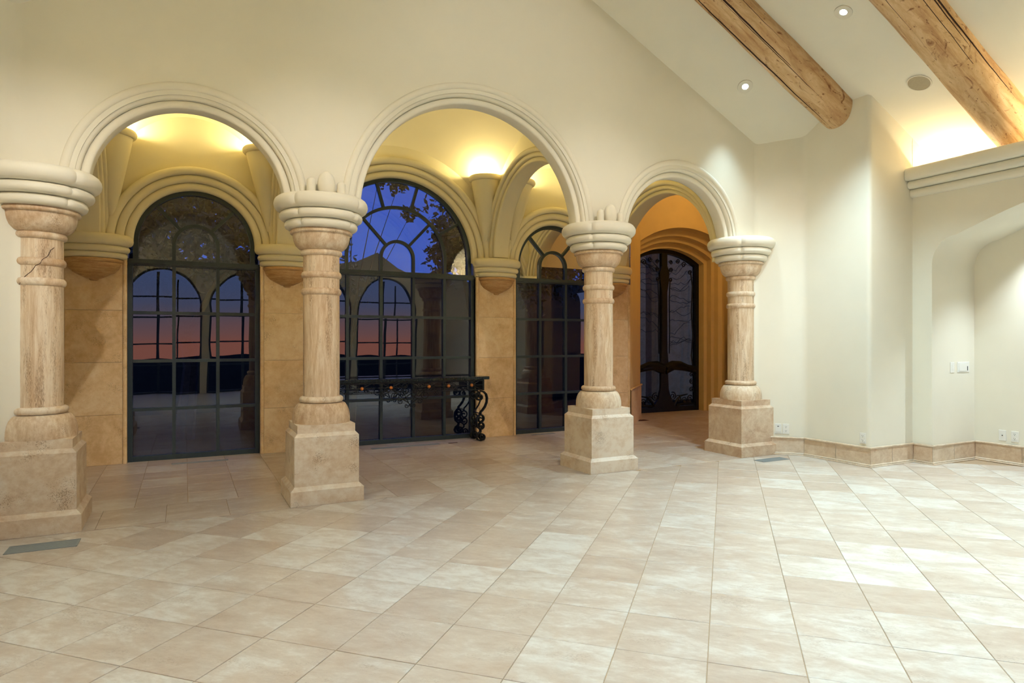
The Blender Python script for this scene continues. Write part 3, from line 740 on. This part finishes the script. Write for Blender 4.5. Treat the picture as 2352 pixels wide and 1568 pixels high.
skirting('baseboard_right', [(6.40, 5.80), (6.755, 5.455), (SR, 4.62), (7.535, 4.62), (7.535, NT0), (NB, NT0), (NB, 1.0)], 'travertine skirting along the stepped wall and niche')
skirting('baseboard_left', [(-2.27, 4.62), (-1.51, 4.62), (-1.49, 5.455), (-1.10, 5.80)], 'travertine skirting beside the cracked column')

# ------------------------------------------------------------------ log beams, downlights, speaker
def beam(t, s0, s1, r, label, seed):
    rnd = random.Random(seed); o0 = empty('log_beam', (s0, t, zmain(s0)), label=label, cat='beam', group='log beams under the ceiling')
    ax = Vector((s1-s0, 0, zmain(s1)-zmain(s0))); Ln = ax.length; o0.rotation_euler = (0, math.atan2(-ax.z, ax.x), 0)
    b = MB(); rows = []; n = 40; m = 44
    ph = [rnd.uniform(0, 6) for _ in range(6)]
    rad = lambda x, a: r*(1 + .028*math.sin(2.1*x+ph[0]) + .02*math.sin(2*a+1.3*x+ph[1]) + .012*math.sin(5*a+2.7*x+ph[2]) + .008*math.sin(9*x+ph[3]+a))*(1.04-.05*x/Ln)
    for i in range(m+1):
        x = Ln*i/m
        rows.append([(x, rad(x, 2*PI*k/n)*math.cos(2*PI*k/n), -.04 + rad(x, 2*PI*k/n)*math.sin(2*PI*k/n)) for k in range(n)])
    b.grid(rows, close=True, caps=True); lg = b.build('log', 'wood', o0, smooth=True, angle=60)
    for k in range(5):
        a0 = rnd.uniform(PI*1.08, PI*1.8); x = rnd.uniform(0, Ln*.35); le = rnd.uniform(.35, .7)*Ln; pts = []; rr = []
        N_ = 40
        for i in range(N_+1):
            xx = min(Ln*.995, x+le*i/N_); a0 += rnd.uniform(-.012, .012); q = rad(xx, a0)
            pts.append((xx, (q-.003)*math.cos(a0), -.04+(q-.003)*math.sin(a0))); rr.append((.0035+.007*(k % 2))*math.sin(PI*(.03+.94*i/N_))+.001)
        b = MB(); b.tube(pts, rr, 5); b.build('drying_crack', 'crack', lg)
    return o0
beam(5.03, 3.2, 6.95, .205, 'rough pine log beam ending in the wall above the last column', 3)
beam(3.66, 3.2, 8.9, .215, 'rough split pine log beam running down behind the cornice ledge', 11)
nrm = Vector((.5, 0, 1)).normalized()
def downlight(s, t, label, aim=None, power=1.0, cone=70, blend=1.0, colr=None):
    z = zceil(s, t); sl = .5 if s > 2.63 else -.5
    r = empty('downlight', (s, t, z), label=label, cat='ceiling light', group='recessed downlights in the sloping ceiling')
    r.rotation_euler = Vector((sl, .62 if t > 5.05 else 0, 1)).to_track_quat('Z', 'Y').to_euler()
    n = 28; b = MB(); b.grid([[(q*math.cos(2*PI*k/n), q*math.sin(2*PI*k/n), zz) for k in range(n)] for q, zz in ((.085, .0), (.083, -.008), (.070, -.010), (.034, -.004), (.032, .0))], close=True); b.build('trim_ring', 'trim', r, smooth=True)
    b = MB(); b.add([(.034*math.cos(2*PI*k/n), .034*math.sin(2*PI*k/n), -.0035) for k in range(n)], [tuple(range(n))]); b.build('lens', 'lens', r)
    ld = bpy.data.lights.new('downlight', 'SPOT'); ld.energy = W_DOWN*power; ld.color = colr or C_DOWN; ld.spot_size = R(cone); ld.spot_blend = blend; ld.shadow_soft_size = .05
    lo = bpy.data.objects.new('downlight_beam', ld); col.objects.link(lo); lo.location = (s, t, z-.05); lo.rotation_euler = (Vector(aim)-Vector((s, t, z-.05))).to_track_quat('-Z', 'Y').to_euler() if aim else (0, 0, 0)
    lo.parent = r; lo.matrix_parent_inverse = Matrix.Translation((s, t, z)).inverted() @ Matrix.Identity(4)
    lo.parent = None; lo.parent = r; 
    rm = (Matrix.Translation((s, t, z)) @ r.rotation_euler.to_matrix().to_4x4()); lo.matrix_parent_inverse = rm.inverted()
    return r
downlight(5.80, 5.49, 'lit recessed downlight between the arcade wall and the log beam', power=.3)
downlight(5.78, 4.22, 'lit recessed downlight between the two log beams', cone=92, power=1.6)
for t in (2.9, 1.5, 0.1): downlight(5.78, t, 'recessed downlight in the right ceiling slope behind the split log beam', cone=84, power=.85)
for t in (4.22, 2.9, 1.5, .1): downlight(-.52, t, 'recessed downlight in the left ceiling slope above the cracked column', cone=84, power=.3)
for t in (3.4, 1.8, .2):
    downlight(3.6, t, 'added unseen downlight near the ridge on the right slope', power=1.3); downlight(1.66, t, 'added unseen downlight near the ridge on the left slope', power=.75)  # ridge rows are unseen, added to brighten the hall
for s_, t_, a_, lb in ((-.2, 1.6, (COLS[0]+.15, 5.7, 2.2), 'the cracked column'), (1.3, 1.2, (COLS[1], 5.7, 2.3), 'the egg-ornament column by the widest window'), (3.3, 1.2, (COLS[2], 5.7, 2.3), 'the egg-ornament column by the entry arch'), (4.6, 1.6, (COLS[3], 5.7, 2.1), 'the column by the white wall')):
    downlight(s_, t_, 'added unseen fill lamp aimed at ' + lb, aim=a_, power=1.1, cone=32, colr=C_EYE)  # column lamps are unseen, added to brighten capitals and shafts
downlight(2.75, 1.9, 'recessed eyeball lamp aimed above the widest arch', aim=(2.9, 5.85, 3.7), power=.35, cone=58, colr=C_EYE)
sp = empty('ceiling_speaker', (6.85, 4.13, zceil(6.85, 4.13)), label='round flush ceiling speaker between the log beams', cat='speaker'); sp.rotation_euler = (0, math.atan(.5), 0)
n = 32; b = MB(); b.add([(.105*math.cos(2*PI*k/n), .105*math.sin(2*PI*k/n), -.006) for k in range(n)], [tuple(range(n))]); b.build('grille', 'speaker', sp)
b = MB(); b.grid([[(q*math.cos(2*PI*k/n), q*math.sin(2*PI*k/n), zz) for k in range(n)] for q, zz in ((.118, .0), (.116, -.007), (.105, -.008), (.104, 0))], close=True); b.build('rim', 'trim', sp, smooth=True)
# cove strips behind the ledge, one each side of the split log beam
for t0, t1, lb in ((4.02, 4.55, 'short linear lamp hidden behind the cornice ledge in the wall corner'), (.9, 3.28, 'long linear lamp hidden behind the cornice ledge past the split log beam'), (-2.3, .8, 'added unseen fill lamp behind the far end of the cornice ledge'), (-2.3, 4.4, 'added unseen fill lamp behind the opposite cornice ledge')):  # far-end and opposite strips are unseen, added for warm ambient light
    st = empty('cove_lamp', (7.78 if 'opposite' not in lb else 5.26-7.78, (t0+t1)/2, 3.21), label=lb, cat='lamp', group='cove lamps behind the ledge')
    b = MB(); b.box(-.02, .02, -(t1-t0)/2, (t1-t0)/2, 0, .02); b.build('housing', 'trim', st)
    ld = bpy.data.lights.new('cove', 'AREA'); ld.shape = 'RECTANGLE'; ld.size = .05; ld.size_y = t1-t0; ld.energy = W_COVE*(t1-t0)*(1 if t0 > 0 else 2.2); ld.color = C_COVE
    lo = bpy.data.objects.new('cove_light', ld); col.objects.link(lo); lo.parent = st; lo.location = (0, 0, .03); lo.rotation_euler = (PI, 0, 0)
# niche lamp
nl = empty('niche_downlight', (8.08, 3.5, 2.80), label='recessed lamp in the niche ceiling', cat='ceiling light')
b = MB(); b.grid([[(q*math.cos(2*PI*k/n), q*math.sin(2*PI*k/n), zz) for k in range(n)] for q, zz in ((.07, .0), (.05, -.01), (.045, 0.01))], close=True); b.build('trim_ring', 'trim', nl)
ld = bpy.data.lights.new('niche', 'SPOT'); ld.energy = W_NICHE; ld.color = C_NICHE; ld.spot_size = R(95); ld.spot_blend = .8; ld.shadow_soft_size = .04
lo = bpy.data.objects.new('niche_beam', ld); col.objects.link(lo); lo.parent = nl; lo.location = (0, 0, -.04)
# entry lamp: unseen, added to light the vestibule
el = empty('entry_fill_lamp', (8.4, 7.9, 4.58), label='added unseen warm lamp in the entry vault', cat='ceiling light')
b = MB(); b.grid([[(q*math.cos(2*PI*k/n), q*math.sin(2*PI*k/n), zz) for k in range(n)] for q, zz in ((.09, .0), (.07, -.01), (.06, 0.01))], close=True); b.build('trim_ring', 'trim', el)
ld = bpy.data.lights.new('entry', 'POINT'); ld.energy = W_ENTRY; ld.color = C_ENTRY; ld.shadow_soft_size = .08
lo = bpy.data.objects.new('entry_light', ld); col.objects.link(lo); lo.parent = el; lo.location = (0, 0, -.25)

# ------------------------------------------------------------------ console table
tb = empty('console_table', (2.613, 8.40, 0), label='black wrought-iron console table with dark stone top and copper rosettes under the widest window', cat='table')
def tpart(b, nm, mat, sm=True): return b.build(nm, mat, tb, smooth=sm, angle=50)
b = MB(); b.box(-1.19, 1.19, -.18, .14, .862, .905); o = tpart(b, 'tabletop', 'granite', False)
md = o.modifiers.new('bevel', 'BEVEL'); md.width = .008; md.segments = 2
for y in (-.14, .10):
    b = MB(); b.box(-1.12, 1.12, y-.008, y+.008, .842, .862); b.box(-1.12, 1.12, y-.005, y+.005, .715, .725); tpart(b, 'rail', 'iron', False)
for x in (-1.11, 1.11):
    b = MB(); b.box(x-.012, x+.012, -.15, .11, .71, .862); tpart(b, 'end_bracket', 'iron', False)
def spi(cx, cz, r0, turns, a0, dr=1, n=24, k=.8): return [(cx + r0*(1-k*i/n)*math.cos(a0+dr*2*PI*turns*i/n), cz + r0*(1-k*i/n)*math.sin(a0+dr*2*PI*turns*i/n)) for i in range(n+1)]
def leg_curve():
    up = [(0.0, .70), (.045, .69), (.085, .655), (.10, .60), (.095, .54), (.07, .48), (.03, .43), (.0, .405)]
    sp1 = spi(-.012, .62, .062, 1.35, PI*.5, 1)
    return [up, sp1, [(0, .405), (0, .37)], spi(.0, .31, .06, 1.25, PI*.6, -1), [(-.02, .365), (-.055, .32), (-.06, .26), (-.045, .20), (0, .165)], spi(.005, .22, .052, 1.25, -PI*.5, 1), [(0, .165), (0, .13)],
            [(0, .13), (-.045, .10), (-.06, .06), (-.045, .025), (0, .012), (.05, .025)], spi(.015, .06, .05, 1.4, -PI*.35, 1)]
for sx in (-1, 1):
    for y in (-.14, -.10, .10):
        b = MB()
        for crv in leg_curve(): b.tube([(sx*(1.075 + x), y, max(z, .011)) for x, z in crv], .0115, 6)
        tpart(b, 'scroll_leg', 'iron')
    for z in (.06, .385):
        b = MB(); b.tube([(sx*1.075, -.14, z), (sx*1.075, .10, z)], .008, 6); tpart(b, 'stretcher', 'iron')
for x in (-.93, -.59, -.21, .31, .59, .93):
    b = MB(); n = 14; b.grid([[(x+q*math.cos(2*PI*k/n), yy, .787+q*math.sin(2*PI*k/n)) for k in range(n)] for q, yy in ((.002, -.168), (.014, -.167), (.022, -.160), (.024, -.150), (.02, -.142))], close=True, caps=True); tpart(b, 'rosette', 'copper')
    b = MB()
    for sg in (-1, 1):
        b.tube([(x, -.145, .787), (x+sg*.10, -.145, .835), (x+sg*.135, -.145, .855)], .0045, 5); b.tube([(x, -.145, .787), (x+sg*.10, -.145, .745), (x+sg*.135, -.145, .722)], .0045, 5)
        b.tube([(px, -.145, pz) for px, pz in spi(x+sg*.05, .825, .022, 1.2, PI*.5, sg)], .004, 5); b.tube([(px, -.145, pz) for px, pz in spi(x+sg*.05, .748, .02, 1.2, PI*.5, -sg)], .004, 5)
    b.tube([(x-.17, -.145, .787), (x+.17, -.145, .787)], .006, 5); tpart(b, 'apron_scroll', 'iron')
b = MB()                                                   # scrolled centre drop of the apron
for sg in (-1, 1):
    X0 = .05
    for cx, cz, r0, tn, a0, dr in ((.10, .73, .055, 1.3, PI*.5, 1), (.21, .68, .06, 1.4, PI, 1), (.30, .755, .045, 1.3, 0, 1), (.07, .80, .04, 1.2, 0, 1), (.16, .80, .035, 1.2, PI, -1), (.05, .545, .03, 1.2, PI*.9, 1), (.13, .60, .035, 1.2, PI*.2, -1), (.37, .70, .035, 1.3, PI, 1)):
        b.tube([(X0+sg*px, -.145, pz) for px, pz in spi(cx, cz, r0, tn, a0, dr)], .0065, 6)
    for crv in ([(0, .85), (.06, .80), (.10, .74), (.06, .66), (.02, .58), (0, .53)], [(0, .70), (.08, .64), (.17, .62)], [(.03, .72), (.12, .66), (.2, .735), (.32, .80)], [(.1, .63), (.05, .60), (0, .56)]):
        b.tube([(X0+sg*px, -.145, pz) for px, pz in crv], .0065, 6)
tpart(b, 'centre_drop', 'iron')

# ------------------------------------------------------------------ floor registers
def register(s0, s1, t0, t1, label, mat='register', slats=True):
    cx, cy = (s0+s1)/2, (t0+t1)/2; r = empty('floor_register', (cx, cy, 0), label=label, cat='floor vent', group='floor registers'); a, c = (s1-s0)/2, (t1-t0)/2
    b = MB(); b.box(-a, a, -c, c, .0002, .0022); b.build('plate', mat, r)
    b = MB()
    for x0, x1, y0, y1 in ((-a, a, -c, -c+.008), (-a, a, c-.008, c), (-a, -a+.008, -c, c), (a-.008, a, -c, c)): b.box(x0, x1, y0, y1, .0022, .004)
    b.build('rim', mat, r)
    if slats:
        b = MB(); m = max(2, int(2*c/.018))
        for k in range(1, m): b.box(-a+.012, a-.012, -c+2*c*k/m-.002, -c+2*c*k/m+.002, .0022, .0035)
        b.build('slat', mat, r)
register(-1.055, -.65, 5.265, 5.45, 'grey floor register in front of the cracked column')
register(5.95, 6.38, 5.36, 5.505, 'grey floor register in front of the column by the white wall')
register(-.13, .46, 8.27, 8.345, 'long narrow floor register before the cracked column\'s window')
register(2.16, 3.09, 8.26, 8.36, 'longest floor register in front of the console table')
register(3.22, 3.35, 8.28, 8.31, 'tiny dark floor slot by the console table\'s leg', 'bronze', False)
register(4.60, 5.00, 8.44, 8.50, 'narrow floor register before the entry-side window')
register(7.09, 7.30, 9.10, 9.24, 'small dark floor register by the entry door', 'bronze')

# ------------------------------------------------------------------ outlets and switches
def plate(loc, rz, w, h, kind, label):
    r = empty('wall_outlet' if kind != 'switch' and kind != 'keypad' else 'light_switch', loc, label=label, cat='outlet' if kind not in ('switch', 'keypad') else 'switch'); r.rotation_euler = (0, 0, rz)
    b = MB(); b.box(-w/2, w/2, -.007, 0, -h/2, h/2); o = b.build('plate', 'plastic', r); md = o.modifiers.new('bevel', 'BEVEL'); md.width = .003; md.segments = 2
    if kind == 'duplex':
        for dz in (.024, -.024):
            b = MB(); b.prism([(.02*math.cos(2*PI*k/16), .017*math.sin(2*PI*k/16)) for k in range(16)], 0, .003); b.v = [(x, -.007-z, y+dz) for x, y, z in b.v]; so = b.build('socket', 'plastic', r)
            b = MB()
            for x0 in (-.009, .006): b.box(x0, x0+.003, -.0105, -.0098, dz+.001, dz+.011)
            b.box(-.003, .003, -.0105, -.0098, dz-.011, dz-.005); b.build('slot', 'slot', so)
    elif kind == 'round':
        b = MB(); b.prism([(.026*math.cos(2*PI*k/20), .034*math.sin(2*PI*k/20)) for k in range(20)], 0, .006); b.v = [(x, -.007-z, y-.006) for x, y, z in b.v]; b.build('cover', 'plastic', r)
        b = MB(); b.box(-.010, .010, -.014, -.0065, .027, .034); b.build('slot', 'slot', r)
    elif kind == 'jack':
        b = MB(); b.prism([(.006*math.cos(2*PI*k/10), .006*math.sin(2*PI*k/10)) for k in range(10)], 0, .004); b.v = [(x, -.007-z, y) for x, y, z in b.v]; b.build('jack', 'slot', r)
    elif kind == 'switch':
        b = MB(); b.box(-.016, .016, -.010, -.006, -.033, .033); b.build('rocker', 'plastic', r)
    elif kind == 'keypad':
        b = MB(); b.box(-.095, .06, -.012, -.006, -.045, .045); b.build('cover', 'plastic', r)
        b = MB(); b.box(.075, .082, -.011, -.0065, -.04, .01); b.build('slot', 'slot', r)
an = math.atan2(5.455-5.846, 6.755-6.36)                    # chamfer direction
nx, ny = math.sin(an), -math.cos(an)
def cham(u): return (6.36+(6.755-6.36)*u, 5.846+(5.455-5.846)*u)
p = cham(.46); plate((p[0], p[1], .315), an, .075, .122, 'round', 'white single wall outlet with round cover beside the last column')
p = cham(.62); plate((p[0], p[1], .315), an, .075, .122, 'duplex', 'white duplex wall outlet beside the round-covered outlet')
plate((SR-.001, 4.70, .31), R(-90), .075, .118, 'duplex', 'white duplex wall outlet near the wall corner')
plate((NB, 4.10, .315), R(-90), .075, .122, 'jack', 'white wall plate with one small jack in the niche')
plate((NB, 3.975, .315), R(-90), .075, .122, 'duplex', 'white duplex wall outlet beside the jack plate in the niche')
plate((7.92, NT0, 1.09), 0, .075, .122, 'switch', 'white single switch plate on the niche side')
plate((8.14, NT0, 1.09), 0, .235, .122, 'keypad', 'wide white control plate on the niche side')

# ------------------------------------------------------------------ outside: ground, hedge, trees
g = MB().box(-60, 60, -60, 80, -.5, -.25).build('ground', 'ground'); tag(g, 'dark garden ground outside the windows', 'ground', kind='structure')
def foliage(cs, count, size, seed, squash=.8):
    "leaves along short twigs that start inside the crown clusters"
    rnd = random.Random(seed); b = MB(); per = 14
    for i in range(count//per):
        c = rnd.choice(cs); d = Vector((rnd.gauss(0, 1), rnd.gauss(0, 1), rnd.gauss(0, 1))).normalized()
        p0 = Vector(c[:3]) + d*c[3]*rnd.uniform(.1, .75); dr = (d + Vector((rnd.gauss(0, .5), rnd.gauss(0, .5), rnd.gauss(-.2, .5)))).normalized(); ln = c[3]*rnd.uniform(.3, .9)
        for k in range(per):
            p = p0 + dr*ln*k/per + Vector((rnd.gauss(0, 1), rnd.gauss(0, 1), rnd.gauss(0, 1)))*size*.8
            u = (dr*.6 + Vector((rnd.gauss(0, 1), rnd.gauss(0, 1), rnd.gauss(0, 1)))*.6).normalized(); w = u.orthogonal().normalized(); w = (w*math.cos(k*1.7) + u.cross(w)*math.sin(k*1.7)); s = size*rnd.uniform(.6, 1.2)
            b.add([p-u*s, p-u*s*.1+w*s*.48, p+u*s*.5+w*s*.3, p+u*s, p+u*s*.5-w*s*.3, p-u*s*.1-w*s*.48], [(0, 1, 2, 3, 4, 5)])
    return b
def tree(loc, cs, count, size, seed, label, trunk, br=1.0):
    r = empty('tree', (loc[0], loc[1], -.25), label=label, cat='tree', group='trees outside the gallery windows'); b = foliage([(x-loc[0], y-loc[1], z+.25, rr) for x, y, z, rr in cs], count, size, seed)
    o = b.build('foliage', 'leaf', r); o['kind'] = 'stuff'
    b = MB(); b.tube([(0, 0, 0), (.1, .05, trunk*.4), (-.05, .1, trunk*.75), (.1, 0, trunk)], [.16, .12, .09, .05], 8); b.build('trunk', 'bark', r, smooth=True)
    rnd = random.Random(seed)
    for x, y, z, rr in cs:
        b = MB(); q = Vector((x-loc[0], y-loc[1], z+.25)); b.tube([(0, 0, trunk*.55), tuple(q*.5+Vector((0, 0, trunk*.35))), tuple(q)], [.07*br, .045*br, .015*br], 6); b.build('branch', 'bark', r, smooth=True)
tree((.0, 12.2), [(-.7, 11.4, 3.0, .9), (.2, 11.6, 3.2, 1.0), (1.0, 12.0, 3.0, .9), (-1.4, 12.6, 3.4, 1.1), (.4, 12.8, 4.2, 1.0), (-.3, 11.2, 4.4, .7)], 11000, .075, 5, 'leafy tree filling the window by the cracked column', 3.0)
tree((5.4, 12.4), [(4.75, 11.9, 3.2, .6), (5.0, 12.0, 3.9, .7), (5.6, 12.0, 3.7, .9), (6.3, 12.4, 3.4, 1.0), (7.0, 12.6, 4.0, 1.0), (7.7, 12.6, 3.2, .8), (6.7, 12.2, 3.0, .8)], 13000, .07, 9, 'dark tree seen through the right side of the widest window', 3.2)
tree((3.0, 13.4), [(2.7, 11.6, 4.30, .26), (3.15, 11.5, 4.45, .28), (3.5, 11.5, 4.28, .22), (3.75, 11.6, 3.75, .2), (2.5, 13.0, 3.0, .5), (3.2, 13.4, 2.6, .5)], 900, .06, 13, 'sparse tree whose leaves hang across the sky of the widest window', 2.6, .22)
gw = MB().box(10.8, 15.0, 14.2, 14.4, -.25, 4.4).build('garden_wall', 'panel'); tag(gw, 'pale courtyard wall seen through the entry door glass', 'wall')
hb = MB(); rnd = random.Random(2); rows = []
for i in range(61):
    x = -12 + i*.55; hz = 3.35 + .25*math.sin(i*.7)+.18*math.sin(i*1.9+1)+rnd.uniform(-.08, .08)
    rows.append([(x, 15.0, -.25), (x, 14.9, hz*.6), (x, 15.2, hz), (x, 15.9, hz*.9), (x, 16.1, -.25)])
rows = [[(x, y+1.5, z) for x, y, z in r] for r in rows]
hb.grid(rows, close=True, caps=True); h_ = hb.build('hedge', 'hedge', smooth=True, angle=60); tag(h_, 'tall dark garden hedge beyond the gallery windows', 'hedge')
